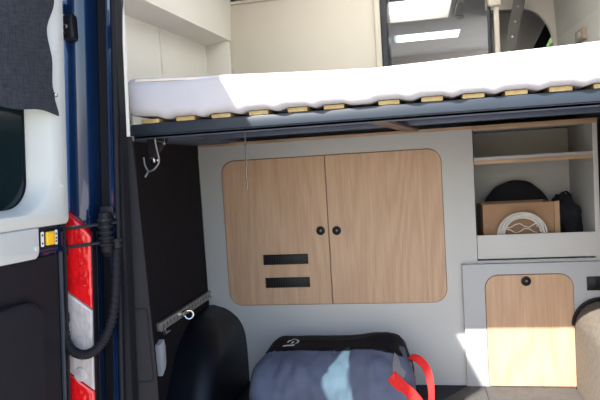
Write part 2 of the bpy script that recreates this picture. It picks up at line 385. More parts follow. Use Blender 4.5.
# right rear corner (outside the frame, but it shades the load space)
f = MB(); f.prism([(-x, y) for x, y in prof], 'Z', .34, 2.36)
for v in f.bm.verts: v.co.x -= .05*(v.co.z-1.45)
struct(f, 'trim_9', M['paint'], 'navy painted rear corner on the right')
f = MB(); loft(f, [(FL, [(-x+.05, y) for x, y in pil(-.76, -.70)]), (2.49, [(-x+.05, y) for x, y in pil(-.73, -.70)])]); struct(f, 'trim_10', M['char_trim'])
f = MB(); f.box(-.99, .99, 1.40, 1.60, 2.36, 2.56, .01); struct(f, 'wall_header', M['paint'], 'roof header over the rear doors')
f = MB(); f.box(-1.0, 1.0, 1.36, 1.44, .34, .565, .01); struct(f, 'trim_11', M['char_trim'], 'rear door sill')

# pocket frame on the pillar lining
f = MB()
def onp(s_, z):
    k = (z-FL)/(1.604-FL); xo = -.772+k*.030; xi = -.700-k*.022
    p = Vector((xo, 1.4445, z)).lerp(Vector((xi, 1.462, z)), s_); return p+Vector((.0004, -.0015, 0))
pts = [onp(.22+.74*q[0], .955+.195*q[1]) for q in rrect(0, 1, 0, 1, .10, 4)]
f.tube(pts, .0022, 6, closed=True)
struct(f, 'trim_12', M['char_trim'], 'moulded pocket outline on the pillar lining')

# ------------------------------------------------------------------ rear door, opened past ninety degrees
DA, DT = R(10), R(3.8)
rotm = Matrix.Rotation(-DA, 4, 'Z') @ Matrix.Rotation(DT, 4, 'Y')
door = empty('rear_door', (-.902, 1.336, .502), 'open left rear door with off-white lining, dark window and charcoal lower panel', 'door', rot=rotm.to_euler())
# local frame: +X faces the opening, -Y runs from hinge to free edge, Z up
W_, H_ = .78, 1.80
f = MB(); f.box(-.055, -.012, -W_, .003, -.02, 0.90, .006); f.box(-.055, -.012, -.040, .003, .90, H_, .006); f.box(-.055, -.042, -.078, -.035, .90, H_, .004); f.box(-.055, -.042, -W_, -W_+.10, .90, H_, .004); f.box(-.055, -.042, -W_+.09, -.075, 1.66, H_, .004)
f.build('door_shell', M['paint'], door)
def loop(u0, u1, z0, z1, r, x, n=8): return [(x, -u, z) for u, z in rrect(u0, u1, z0, z1, r, n)]
f = MB()
u0, u1, zb, zt = -.004, .775, .897, 1.78
rows = [loop(u0, u1, zb, zt, .012, -.011), loop(u0, u1, zb, zt, .012, .004), loop(u0+.005, u1-.005, zb+.004, zt-.005, .012, .009),
        loop(.044, u1-.04, .928, 1.70, .10, .009), loop(.050, u1-.05, .931, 1.695, .10, .003), loop(.080, u1-.085, .938, 1.675, .07, -.026), loop(.087, u1-.092, .940, 1.67, .06, -.034), loop(.087, u1-.092, .940, 1.67, .06, -.05)]
f.grid(rows, close_v=True)
f.prism([(-.096, .897), (-.096, .842), (-.099, .833), (-.107, .826), (-.775, .832), (-.775, .897)], 'X', -.011, .0088, .003)
f.build('upper_lining', M['white_trim'], door, angle=50)
f = MB(); f.prism([(-u, z) for u, z in rrect(.080, u1-.085, .936, 1.678, .06)], 'X', -.046, -.040); f.build('window_glass', M['win_dark'], door)
f = MB(); f.grid([loop(.081, u1-.086, .937, 1.677, .06, x) for x in (-.0395, -.0375)]+[loop(.195, u1-.17, 1.075, 1.62, .05, x) for x in (-.0375, -.0395)], close_v=True, close_u=True); gb = f.build('glass_border', M['frit'], door); gb['label'] = 'dark teal printed border of the window glass, widened to block sun'  # made extra wide to shade the lining and narrow the sun streak
f = MB(); f.tube([(-.036, -u, z) for u, z in rrect(.0855, u1-.09, .9385, 1.672, .06)], .003, 8, closed=True); f.build('window_seal', M['rubber'], door)
f = MB()
f.box(-.013, -.003, -.775, -.026, .03, .826, .004)
f.prism([(-u, z) for u, z in rrect(.094, .72, .10, .735, (.03, .03, .05, .05))], 'X', -.004, .022, .016, 4)
lp = f.build('lower_panel', M['char_trim'], door)
f = MB(); f.tube([(-.006, -.001, z) for z in (-.01, .4, .83, 1.2, 1.79)], .0045, 8); f.build('door_seal', M['rubber'], door)
f = MB(); f.tube([(-.003, -.019, z) for z in (-.01, .3, .6, .83)], .0055, 8); f.build('edge_bead', M['steel_blue'], door, )
f = MB(); f.prism([(-u, z) for u, z in rrect(.026, .091, .838, .895, .006, 3)], 'X', -.012, -.002, .002)
rp = f.build('release_panel', M['jamb'], door); rp['label'] = 'dark blue recess plate with the release button'
f = MB(); f.prism([(-u, z) for u, z in rrect(.029, .088, .842, .892, .004, 3)], 'X', -.003, .0015, .001); lb = f.build('label_plate', M['plastic_black'], rp)
f = MB(); f.prism([(-u, z) for u, z in rrect(.0755, .0845, .850, .885, .002, 2)], 'X', .001, .0025); f.prism([(-u, z) for u, z in rrect(.0325, .0405, .850, .885, .002, 2)], 'X', .001, .0025)
f.build('label', M['label'], rp)
f = MB()
for uc, zs in ((.080, (.858, .877)), (.0365, (.858, .866, .876))):
    for zc in zs: f.box(.0024, .0029, -uc-.0022, -uc+.0022, zc-.0022, zc+.0022)
f.build('label_symbol', M['plastic_black'], rp)
f = MB(); f.prism([(-u, z) for u, z in rrect(.045, .072, .852, .884, .003, 3)], 'X', .001, .009, .003); yb = f.build('release_button', M['yellow'], rp); yb['label'] = 'square amber release button'
f = MB()
for (u, z) in ((.105, .85), (.026, 1.30), (.02, .99)): f.cyl((.0095, -u, z), (1, 0, 0), .006, .004, 14, .001)
f.build('trim_clip', M['white_trim'], door)

# curtain over the door window
def interp(tab, z):
    for (a, u), (b, w) in zip(tab, tab[1:]):
        if a >= z >= b: 
            q = (a-z)/(a-b); q = q*q*(3-2*q); return u+(w-u)*q
    return tab[-1][1] if z < tab[-1][0] else tab[0][1]
edge = [(1.72, .05), (1.50, .038), (1.415, .036), (1.347, .060), (1.282, .046), (1.224, .051), (1.20, .046), (1.152, .032), (1.1, .032)]
cur = empty('curtain', (-.902, 1.336, .502), 'slate grey woven curtain hanging over the window of the open rear door', 'curtain', rot=rotm.to_euler())
f = MB(); rows = []
NU, NZ = 44, 60
for j in range(NZ+1):
    row = []
    for i in range(NU+1):
        s = i/NU
        uu = s*.70
        zbot = 1.154+.085*min(uu, .2)-.22*max(0, uu-.2)+ .006*math.sin(uu*30)
        z = 1.72+(zbot-1.72)*j/NZ
        ue = interp(edge, z); u = ue+s*(.70-ue)
        x = .022+.006*math.sin(u*26+z*3)+.004*math.sin(z*22+u*8)*math.exp(-u*6)
        row.append((x, -u, z))
    rows.append(row)
f.grid(rows)
bmesh.ops.recalc_face_normals(f.bm, faces=f.bm.faces)
bmesh.ops.solidify(f.bm, geom=f.bm.faces[:], thickness=.003)
f.build('curtain_cloth', M['curtain'], cur)
f = MB(); f.cyl((.031, -.055, 1.201), (1, 0, 0), .0055, .004, 16, .0012); sn = f.build('snap_button', M['chrome'], cur); sn['label'] = 'chrome snap button'
f = MB(); f.tube([(.014, -.005, 1.725), (.014, -.74, 1.725)], .009, 10); f.build('curtain_rail', M['white_trim'], cur)

# ------------------------------------------------------------------ tail light
tl = empty('tail_light', (-.85, 1.37, .72), 'tall red and clear tail lamp on the rear corner beside the open door', 'tail light')
def lean_part(mb): lean(mb, .06)
def lampprism(mb, pts):
    mb.prism(pts, 'Y', 1.352, 1.3795, .006, 3)
XA, XB = -.93, -.793
f = MB(); lampprism(f, [(XA, 1.270), (XB, 1.176), (XB, 1.358), (XB-.02, 1.385), (XA+.01, 1.47)]); 
lean_part(f); part(f, 'red_lens', M['red_lens'], tl, 'upper red lens')
f = MB(); lampprism(f, [(XA, 1.062), (XB, .968), (XB, 1.173), (XA, 1.267)])
lean_part(f); part(f, 'clear_lens', M['clear_lens'], tl, 'clear middle lens')
f = MB(); lampprism(f, [(XA, .72), (XB, .72), (XB, .965), (XA, 1.059)]); lean_part(f); part(f, 'red_lens', M['red_lens'], tl, 'lower red lens')
f = MB(); f.box(XB, XB+.003, 1.358, 1.3795, .715, 1.37, .003); f.box(XA, XB+.009, 1.356, 1.3795, .70, .719, .003); lean_part(f); part(f, 'lamp_housing', M['plastic_black'], tl)

for z in (1.01, 1.09):
    f = MB(); f.cyl((-.828+.06*(z-1.45), 1.3515, z), (0, -1, 0), .018, .004, 24, .0018); part(f, 'reflector', M['clear_lens'], tl, 'round bowl in the clear lens')
for k in range(7):
    z = 1.235+k*.024; f = MB(); f.box(-.826, -.808, 1.3505, 1.353, z, z+.004, .001); lean_part(f); part(f, 'lens_rib', M['red_lens'], tl)
# ------------------------------------------------------------------ hinge and cable conduit
hg = empty('door_hinge', (-.77, 1.39, 1.33), 'black two-arm door hinge on the van corner beside the tail lamp', 'hinge')
f = MB()
for z in (1.388, 1.342): f.tube([(-.742, 1.405, z), (-.775, 1.372, z-.001), (-.815, 1.334, z-.003), (-.868, 1.330, z-.006)], .0045, 8)
part(f, 'hinge_arm', M['plastic_black'], hg)
f = MB(); f.cyl((-.768, 1.375, 1.365), (0, 0, 1), .014, .10, 16, .003)
for z in (1.335, 1.352, 1.366, 1.380, 1.396): f.cyl((-.768, 1.375, z), (0, 0, 1), .019, .007, 18, .002)
part(f, 'hinge_knuckle', M['rubber'], hg)
f = MB(); f.box(-.790, -.752, 1.392, 1.426, 1.300, 1.328, .004); f.box(-.790, -.752, 1.392, 1.426, 1.402, 1.430, .004); f.box(-.785, -.757, 1.404, 1.43, 1.30, 1.43, .003); part(f, 'hinge_bracket', M['plastic_black'], hg)
f = MB(); f.cyl((-.752, 1.405, 1.405), (0, -1, 0), .0065, .012, 14, .002); part(f, 'bolt', M['chrome'], hg)
f = MB(); f.box(-.886, -.858, 1.326, 1.350, 1.316, 1.344, .003); part(f, 'door_bracket', M['plastic_black'], hg)
f = MB(); f.box(-.886, -.858, 1.326, 1.350, 1.382, 1.41, .003); part(f, 'door_bracket', M['plastic_black'], hg)

cc = empty('cable_conduit', (-.80, 1.36, 1.06), 'black corrugated cable conduit sagging from door to body across the tail lamp', 'conduit')
ctrl = [Vector(p) for p in ((-.878, 1.333, 1.155), (-.872, 1.330, 1.105), (-.853, 1.327, 1.078), (-.824, 1.328, 1.069), (-.797, 1.336, 1.079), (-.776, 1.352, 1.108), (-.763, 1.372, 1.16), (-.757, 1.388, 1.24), (-.757, 1.402, 1.33))]
def spline(P, n):
    out = []
    for i in range(len(P)-1):
        p0, p1, p2, p3 = P[max(i-1, 0)], P[i], P[i+1], P[min(i+2, len(P)-1)]
        for k in range(n):
            t = k/n
            out.append(.5*((2*p1)+(-p0+p2)*t+(2*p0-5*p1+4*p2-p3)*t*t+(-p0+3*p1-3*p2+p3)*t**3))
    out.append(P[-1]); return out
pts = spline(ctrl, 16)
f = MB(); f.tube(pts, .01, 12, rr=[.0125 if i % 3 else .0098 for i in range(len(pts))]); part(f, 'hose', M['rubber'], cc, angle=180)
f = MB(); f.cyl((-.877, 1.334, 1.160), (0, 0, 1), .015, .025, 16, .003); part(f, 'end_cuff', M['plastic_black'], cc)
f = MB(); f.cyl((-.757, 1.404, 1.335), (0, 0, 1), .015, .025, 16, .003); part(f, 'end_cuff', M['plastic_black'], cc)

# upper hinge at the very top of the frame
hg2 = empty('door_hinge', (-.80, 1.38, 1.87), 'dark upper door hinge at the top of the painted corner', 'hinge')
f = MB(); f.box(-.838, -.80, 1.352, 1.3795, 1.845, 1.905, .006); f.cyl((-.842, 1.358, 1.90), (0, 0, 1), .010, .10, 14, .003); part(f, 'hinge_bracket', M['plastic_black'], hg2)
f = MB(); f.tube([(-.815, 1.360, 1.862), (-.84, 1.345, 1.862), (-.86, 1.335, 1.862)], .0055, 8); part(f, 'hinge_arm', M['plastic_black'], hg2)
f = MB(); f.cyl((-.818, 1.351, 1.875), (0, -1, 0), .006, .008, 12, .002); part(f, 'bolt', M['chrome'], hg2)

# ------------------------------------------------------------------ bed
bed = empty('bed', (0, 2.2, 1.60), 'blue-grey steel bed platform with pale wooden slats across the van', 'bed')
BX0, BX1 = -.773, .84
f = MB(); f.box(BX0, BX1, BY, BY+.03, 1.613, 1.643, .003); part(f, 'front_rail', M['steel_blue'], bed)
f = MB(); f.box(BX0, BX1, BY+.031, BY+.055, 1.604, 1.614, .002); f.box(BX0, BX1, BY+.031, BY+.036, 1.604, 1.635, .001); part(f, 'front_flange', M['steel_dark'], bed)
for y in (1.78, 2.08, 2.84):
    f = MB(); f.box(BX0, BX1, y, y+.04, 1.617, 1.635, .003); part(f, 'cross_rail', M['steel_dark'], bed)
for x in (BX0, BX1-.03):
    f = MB(); f.box(x, x+.03, BY+.057, 2.88, 1.620, 1.6365, .003); part(f, 'side_rail', M['steel_dark'], bed)
f = MB(); f.prism([(-.125, BY+.06), (-.075, BY+.06), (.02, 2.3), (-.03, 2.3)], 'Z', 1.606, 1.6165, .002); part(f, 'brace_plate', M['brown_plate'], bed, 'brown brace plate under the platform')
f = MB(); f.box(BX0+.002, BX1-.002, BY+.058, 2.878, 1.637, 1.643, .001); part(f, 'base_board', M['board_dark'], bed, 'dark board under the slats')
for i, x in enumerate((-.708, -.605, -.504, -.400, -.295, -.199, -.058, .049, .149, .25, .352, .452, .555, .655, .755)):
    f = MB(); dz = .0015*math.sin(i*2.1); f.box(x-.0265, x+.0265, BY-.001, 2.86, 1.6435, 1.655+dz*.3, .002); part(f, 'slat', M['slat'], bed)
for x in (-.745, .80):
    f = MB(); f.prism([(BY+.06, 1.620), (BY+.06, 1.55), (BY+.09, 1.545), (BY+.20, 1.605), (BY+.20, 1.620)], 'X', x-.004, x+.002, .001); f.box(x-.012, x+.004, BY+.06, BY+.20, 1.612, 1.620, .002); part(f, 'wall_bracket', M['plastic_black'], bed)

# mattress: a soft slab with a thinner, rounded left end
mt = empty('mattress', (0, 2.2, 1.656), 'thick white mattress lying on the slatted bed platform', 'mattress')
MX0, MX1, MY0, MY1 = -.767, .835, 1.517, 2.875
f = MB(); rows = []
NX = 200
def mtop(x):
    t = (x-MX0)/(MX1-MX0)
    return 1.767-.030*min(1, max(0, t)/.42)**1.0+.028*max(0, (t-.42)/.58)
SLX = (-.708, -.605, -.504, -.400, -.295, -.199, -.058, .049, .149, .25, .352, .452, .555, .655, .755)
def mbot(x):
    d = min(abs(x-q) for q in SLX); g = max(0, min(1, (d-.027)/.02))
    return 1.6565-.0062*g+.012*max(0, 1-(x-MX0)/.12)
for i in range(NX+1):
    s = i/NX
    x = MX0+(MX1-MX0)*s
    e = min(s, 1-s)*(MX1-MX0)
    q = 1. if e > .032 else math.sqrt(max(0, 1-(1-e/.032)**2))
    zt, zb = mtop(x), mbot(x); zc = (zt+zb)/2; hz = (zt-zb)/2
    row = []
    y0, y1 = MY0, MY1
    hz2 = hz*(.55+.45*q); ins = .02*(1-q)
    for (yy, zz) in [(p[0], p[1]) for p in rrect(y0+ins, y1-ins, zc-hz2, zc+hz2, min(.026, hz2*.9), 6)]:
        zz2 = zz
        if zz > zc+hz2*.4 and y0+.05 < yy < y1-.05: zz2 += .01
        row.append((x, yy+.003*math.sin(x*19+zz*40), zz2))
    rows.append(row)
f.grid(rows, close_v=True)
f.bm.faces.new([v for v in list(f.bm.verts)[:len(rows[0])]]); f.bm.faces.new([v for v in list(f.bm.verts)[-len(rows[0]):]])
part(f, 'mattress_body', M['mattress'], mt, angle=60)
f = MB(); pts = []
for i in range(80):
    x = MX0+.04+(MX1-MX0-.08)*i/79; pts.append((x, MY0+.007+.003*math.sin(x*19+1.7*40), mtop(x)-.008))
f.tube(pts, .0035, 6); part(f, 'piping', M['piping'], mt, 'stitched piping along the upper front edge')

# ------------------------------------------------------------------ garage cupboard (cross wall with two oak doors)
cb = empty('cupboard', (-.34, WY, FL), 'grey cross-wall cupboard with a pair of oak doors under the bed', 'cupboard')
DX0, DXm, DX1, DZ0, DZ1 = -.808, -.364, .100, .923, 1.540
f = MB(); f.box(-.908, .224, WY, WY+.016, FL, 1.607, .001); part(f, 'front_panel', M['grey_panel'], cb)
f = MB(); f.box(.208, .224, WY+.0165, 2.86, FL, 1.607, .001); part(f, 'side_panel', M['grey_panel'], cb)
f = MB(); f.box(-.908, .225, WY-.002, WY+.03, 1.607, 1.6195, .002); part(f, 'edge_strip', M['oak_edge'], cb, 'oak edge strip along the top')
f = MB(); f.prism(rrect(DX0-.0025, DX1+.0025, DZ0-.0025, DZ1+.0025, .057, 10), 'Y', WY-.0015, WY+.001); part(f, 'door_gap', M['brown_plate'], cb, 'dark gap around the doors')
def lock(parent, x, z, y):
    f = MB(); f.cyl((x, y-.0035, z), (0, -1, 0), .0185, .008, 28, .0025); k = part(f, 'lock', M['plastic_black'], parent)
    f = MB(); f.torus((x, y-.0085, z), (0, 1, 0), .0105, .0022, 28, 8); part(f, 'lock_ring', M['rubber'], parent)
    f = MB(); f.cyl((x+.001, y-.0085, z+.001), (0, -1, 0), .004, .004, 14, .001); part(f, 'keyhole', M['wire'], parent)
f = MB(); f.prism(rrect(DX0, DXm-.0018, DZ0, DZ1, (.055, 0, 0, .055), 10), 'Y', WY-.008, WY-.0016, .0012, 1); d1 = part(f, 'door', M['oak'], cb, 'left oak door with two black vents', angle=30)
f = MB(); f.prism(rrect(DXm+.0018, DX1, DZ0, DZ1, (0, .055, .055, 0), 10), 'Y', WY-.008, WY-.0016, .0012, 1); d2 = part(f, 'door', M['oak'], cb, 'right oak door', angle=30)
lock(d1, -.397, 1.231, WY-.008); lock(d2, -.330, 1.229, WY-.008)
for (xa, xb, za, zb) in ((-.648, -.457, 1.095, 1.137), (-.645, -.455, .997, 1.039)):
    f = MB(); f.box(xa, xb, WY-.0105, WY-.007, za, zb, .001)
    n = 18
    f.box(xa, xb, WY-.014, WY-.010, za, za+.005, .001); f.box(xa, xb, WY-.014, WY-.010, zb-.005, zb, .001)
    f.box(xa, xa+.005, WY-.014, WY-.010, za, zb, .001); f.box(xb-.005, xb, WY-.014, WY-.010, za, zb, .001)
    for k in range(1, n): 
        x = xa+(xb-xa)*k/n; f.box(x-.0015, x+.0015, WY-.0135, WY-.010, za+.005, zb-.005)
    part(f, 'vent', M['plastic_black'], d1)

# ------------------------------------------------------------------ open shelf unit, right of the cupboard
sh = empty('shelf_unit', (.45, 2.6, 1.08), 'open grey shelf unit with oak edges right of the cupboard', 'shelf')
SX0, SX1, SYB = .226, .662, 2.82
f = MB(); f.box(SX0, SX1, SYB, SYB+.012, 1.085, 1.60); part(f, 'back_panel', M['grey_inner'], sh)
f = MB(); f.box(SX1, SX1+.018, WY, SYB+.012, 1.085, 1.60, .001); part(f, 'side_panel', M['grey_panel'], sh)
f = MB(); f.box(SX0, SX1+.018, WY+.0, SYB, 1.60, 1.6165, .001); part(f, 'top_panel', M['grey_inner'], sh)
f = MB(); f.box(SX0, SX1+.018, WY-.004, WY-.0005, 1.599, 1.6185, .001); part(f, 'edge_strip', M['oak_edge'], sh, 'oak edge of the top')
f = MB(); f.box(SX0, SX1, WY+.002, SYB, 1.4815, 1.494, .001); sf = part(f, 'shelf', M['box_white'], sh)
f = MB(); f.box(SX0, SX1, WY+.0005, WY+.0035, 1.466, 1.481, .001); part(f, 'edge_strip', M['oak_edge'], sh, 'oak edge of the shelf')
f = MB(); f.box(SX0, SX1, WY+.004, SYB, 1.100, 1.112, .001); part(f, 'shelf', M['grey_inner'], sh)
f = MB(); f.box(SX0, .80, WY-.001, WY+.0035, 1.092, 1.186, .001); part(f, 'front_lip', M['grey_panel'], sh)

# ------------------------------------------------------------------ low box with a small oak door
lb_ = empty('low_cabinet', (.45, 2.42, FL), 'low pale grey cabinet with one small oak door, below the shelf unit', 'cabinet')
LY = 2.42
f = MB(); f.box(.161, .949, LY, LY+.018, FL, 1.076, .002); part(f, 'front_panel', M['box_white'], lb_)
f = MB(); f.box(.225, .949, LY+.0185, 2.44, FL, 1.076); f.box(.226, .949, WY+.005, 2.9, 1.066, 1.084); part(f, 'carcass', M['grey_panel'], lb_)
f = MB(); f.box(.161, .179, LY+.0185, WY-.0005, FL, 1.076, .001); part(f, 'side_panel', M['box_white'], lb_)
f = MB(); f.prism(rrect(.2435, .5705, .5905, 1.0345, (.004, .004, .053, .053), 10), 'Y', LY-.0012, LY+.001); part(f, 'door_gap', M['brown_plate'], lb_, 'thin dark gap around the door')
f = MB(); f.prism(rrect(.246, .568, .593, 1.032, (.003, .003, .05, .05), 10), 'Y', LY-.007, LY-.0013, .0012, 1); d3 = part(f, 'door', M['oak'], lb_, 'small oak door', angle=30)
lock(d3, .397, 1.008, LY-.007)
f = MB(); f.box(.617, .70, LY-.005, LY-.0005, .966, 1.019, .002); f.box(.624, .693, LY-.0075, LY-.005, .973, 1.012, .001); f.box(.64, .655, LY-.009, LY-.007, .978, 1.007, .001); part(f, 'socket_panel', M['plastic_black'], lb_, 'black control socket')
f = MB(); f.box(.30, .44, LY+.02, LY+.021, .60, .61); part(f, 'hinge_plate', M['wire'], lb_)

# ------------------------------------------------------------------ things on the shelf
SZ = 1.112
bx = empty('cardboard_box', (.40, 2.60, SZ), 'open brown cardboard box on the lower shelf', 'box')
f = MB(); f.box(.258, .262, 2.515, 2.70, SZ, 1.300); f.box(.525, .529, 2.515, 2.70, SZ, 1.300); f.box(.258, .529, 2.696, 2.70, SZ, 1.300); f.box(.258, .529, 2.511, 2.515, SZ, 1.303); f.box(.26, .527, 2.515, 2.70, SZ, SZ+.004)
part(f, 'carton', M['card'], bx)
f = MB(); hexa(f, [(.530, 2.511, SZ+.003), (.546, 2.503, SZ+.003), (.548, 2.503, SZ+.003), (.532, 2.515, SZ+.003), (.530, 2.511, 1.303), (.546, 2.503, 1.306), (.548, 2.503, 1.306), (.532, 2.515, 1.303)]); part(f, 'side_flap', M['card_edge'], bx, 'pale folded side flap')

co = empty('cable_coil', (.395, 2.49, SZ), 'coil of white cable in clear film leaning on the cardboard box', 'cable')
f = MB()
random.seed(2)
for i in range(9):
    cx = .402+random.uniform(-.004, .004); cz = SZ+.068+random.uniform(-.004, .004); rr_ = .070+.0026*i
    f.torus((cx-.002, 2.488-.004*(i % 3)+random.uniform(-.002, .002), cz-.004), (random.uniform(-.05, .05), 1, .12+random.uniform(-.05, .05)), rr_, .0032, 44, 8)
part(f, 'cable_loop', M['cable_white'], co)
f = MB()
for k in range(2):
    f.tube([(.398+.058*q, 2.474+.004*math.sin(q*5), SZ+.085+.020*k+.009*math.sin(q*5+k*2.6)) for q in (-1, -.7, -.4, -.1, .2, .5, .8, 1)], .0022, 6)
part(f, 'cable_tie', M['cable_white'], co)
f = MB(); rows = []
for j in range(9):
    row = []
    for i in range(13):
        x = .455+.075*i/12; z = SZ+.004+.105*j/8*(1-.45*i/12)
        row.append((x, 2.482+.012*noise.noise(Vector((i*.9, j*.9, 3))), z+.004*noise.noise(Vector((i*.8, 7, j*.7)))))
    rows.append(row)
f.grid(rows); bmesh.ops.solidify(f.bm, geom=f.bm.faces[:], thickness=.001); part(f, 'film_wrap', M['film'], co, 'crumpled clear film', angle=10)

def lump(name, label, cat, c, rad, seed, mat, amp=.12, flat=True, fr=2.2):
    e = empty(name, (c[0], c[1], c[2]-rad[2]), label, cat)
    t = bmesh.new(); bmesh.ops.create_icosphere(t, subdivisions=4, radius=1)
    for v in t.verts:
        d = v.co.normalized(); k = 1+amp*noise.noise(d*fr+Vector((seed, 0, 0)))+amp*.4*noise.noise(d*fr*2.7+Vector((0, seed, 0)))
        p = Vector((d.x*rad[0]*k, d.y*rad[1]*k, d.z*rad[2]*k))
        if p.z < -rad[2]*.82: p.z = -rad[2]*.82
        v.co = Vector(c)+p+Vector((0, 0, -.18*rad[2]))
    f = MB(); f.merge(t); return e, f
e, f = lump('round_cap', 'black rounded cap-like fabric item standing behind the cardboard box', 'cap', (.425, 2.757, 1.262), (.145, .05, .150), 1.0, M['cloth_black'], .04)
part(f, 'crown', M['cloth_black'], e)
f = MB(); f.tube([(.425+.147*math.cos(a), 2.757-.051*abs(math.sin(a))*.9, 1.235+.01*math.sin(a)) for a in [PI*k/16 for k in range(17)]], .004, 6); part(f, 'edge_band', M['duffel_black'], e)
e, f = lump('soft_bag', 'crumpled black fabric bag at the right end of the lower shelf', 'bag', (.600, 2.665, 1.222), (.066, .09, .112), 5.0, M['cloth_black'], .22)
part(f, 'bag_body', M['cloth_black'], e)
f = MB(); f.tube([(.575, 2.635, 1.300), (.585, 2.63, 1.326), (.605, 2.635, 1.332), (.622, 2.64, 1.316), (.628, 2.645, 1.295)], .005, 8); part(f, 'handle', M['duffel_black'], e)

# ------------------------------------------------------------------ wheel arches
def arch_pts(yc, z0, ry, rz, n=28, p=2.6):
    out = []
    for i in range(n+1):
        a = PI-PI*i/n; c, s_ = math.cos(a), math.sin(a)
        out.append((yc+ry*math.copysign(abs(c)**(2/p), c), z0+rz*abs(s_)**(2/p)))
    return out
wa = empty('wheel_arch_cover', (-.83, 2.1, FL), 'glossy black plastic wheel arch cover on the left below the metal rail', 'wheel arch')
f = MB(); rows = []
def lerp_tab(tab, z):
    for (a, u), (b, w) in zip(tab, tab[1:]):
        if a <= z <= b: return u+(w-u)*(z-a)/(b-a)
    return tab[-1][1]
for k in range(23):
    z = FL+.0005+(.925-FL)*math.sin(PI/2*k/22)
    xi = lerp_tab([(FL, -.746), (.75, -.748), (.80, -.752), (.836, -.762), (.87, -.782), (.895, -.810), (.911, -.836), (.9225, -.875), (.93, -.895)], z)
    yf = lerp_tab([(FL, 1.905), (.66, 1.935), (.74, 1.985), (.80, 2.035), (.85, 2.09), (.89, 2.16), (.912, 2.23), (.93, 2.32)], z)
    r_ = min(.075, (xi+.9095)*.9, (2.449-yf)*.9)
    rows.append([(x, y, z) for x, y in rrect(-.9095, xi, yf, 2.449, (.0, r_, 0, 0), 8)])
V = f.grid(rows, close_v=True); f.bm.faces.new(V[-1]); f.bm.faces.new(V[0])
part(f, 'arch_shell', M['arch_black'], wa, angle=50)
f = MB(); f.box(-.744, -.690, 1.80, 2.449, FL, .592, .004); part(f, 'base_flange', M['arch_black'], wa)
wb = empty('wheel_arch_cover', (.75, 2.1, FL), 'greige felt-covered wheel arch with a black edge at the right', 'wheel arch')
AO = rrect(.565, .9495, FL, .930, (0, 0, 0, .10), 10)
f = MB(); f.prism(AO, 'Y', 1.72, 2.403, .004); part(f, 'arch_shell', M['felt_grey'], wb, angle=60)
f = MB(); f.tube([(x, 2.404, z+.004) for x, z in rrect(.562, .945, FL, .932, (0, 0, 0, .10), 10) if z > FL+.001 or x < .6], .007, 8); part(f, 'edge_trim', M['rubber'], wb, 'black rubber edge')

# ------------------------------------------------------------------ floor coverings
mat_ = MB(); mat_.prism([(.160, 2.4185), (.055, 2.27), (.055, 1.60), (.563, 1.60), (.563, 2.4185)], 'Z', FL, FL+.010, .003)
fm = empty('floor_mat', (.30, 2.0, FL), 'grey carpet mat on the floor in front of the low cabinet', 'mat'); part(mat_, 'carpet', M['floor_grey'], fm)
f = MB(); f.box(.2255, .2285, 1.61, 2.417, FL+.0095, FL+.0112); part(f, 'seam', M['floor_black'], fm, 'dark seam line')

# ------------------------------------------------------------------ rail with ring, lamp
rl = empty('lashing_rail', (XL, 2.18, .975), 'aluminium lashing rail on the dark left wall with a ring', 'rail')
f = MB(); f.box(XL+.0005, XL+.014, 1.92, 2.447, .958, .988, .003); f.box(XL+.013, XL+.018, 1.92, 2.447, .982, .988, .001); f.box(XL+.013, XL+.018, 1.92, 2.447, .958, .964, .001)
part(f, 'rail_profile', M['alu'], rl)
f = MB()
for k in range(16): f.cyl((XL+.0145, 1.95+k*.031, .973), (1, 0, 0), .0065, .001, 12)
part(f, 'rail_slot', M['wire'], rl)
f = MB(); f.torus((XL+.036, 2.135, .963), (.5, -1, .15), .0165, .0042, 28, 8); part(f, 'ring', M['chrome'], rl, 'bright steel ring')
f = MB(); f.box(XL+.012, XL+.030, 2.095, 2.15, .964, .982, .004); part(f, 'ring_fitting', M['chrome'], rl)
f = MB(); f.box(XL+.012, XL+.024, 1.925, 1.95, .952, .962, .002); f.cyl((XL+.022, 1.935, .962), (1, 0, 0), .007, .01, 14, .002); f.box(XL+.012, XL+.03, 1.93, 1.975, .944, .950, .002); part(f, 'end_stop', M['chrome'], rl)
wl = empty('wall_lamp', (XL, 1.915, .80), 'small white lamp on the dark wall below the rail', 'lamp')
f = MB(); f.prism([(1.896, .918), (1.932, .928), (1.940, .90), (1.938, .845), (1.928, .825), (1.900, .808)], 'X', XL+.0005, XL+.022, .004); part(f, 'lamp_cover', M['lamp_white'], wl)
f = MB(); f.box(XL+.021, XL+.0235, 1.910, 1.924, .832, .848, .001); part(f, 'switch', M['grey_panel'], wl)

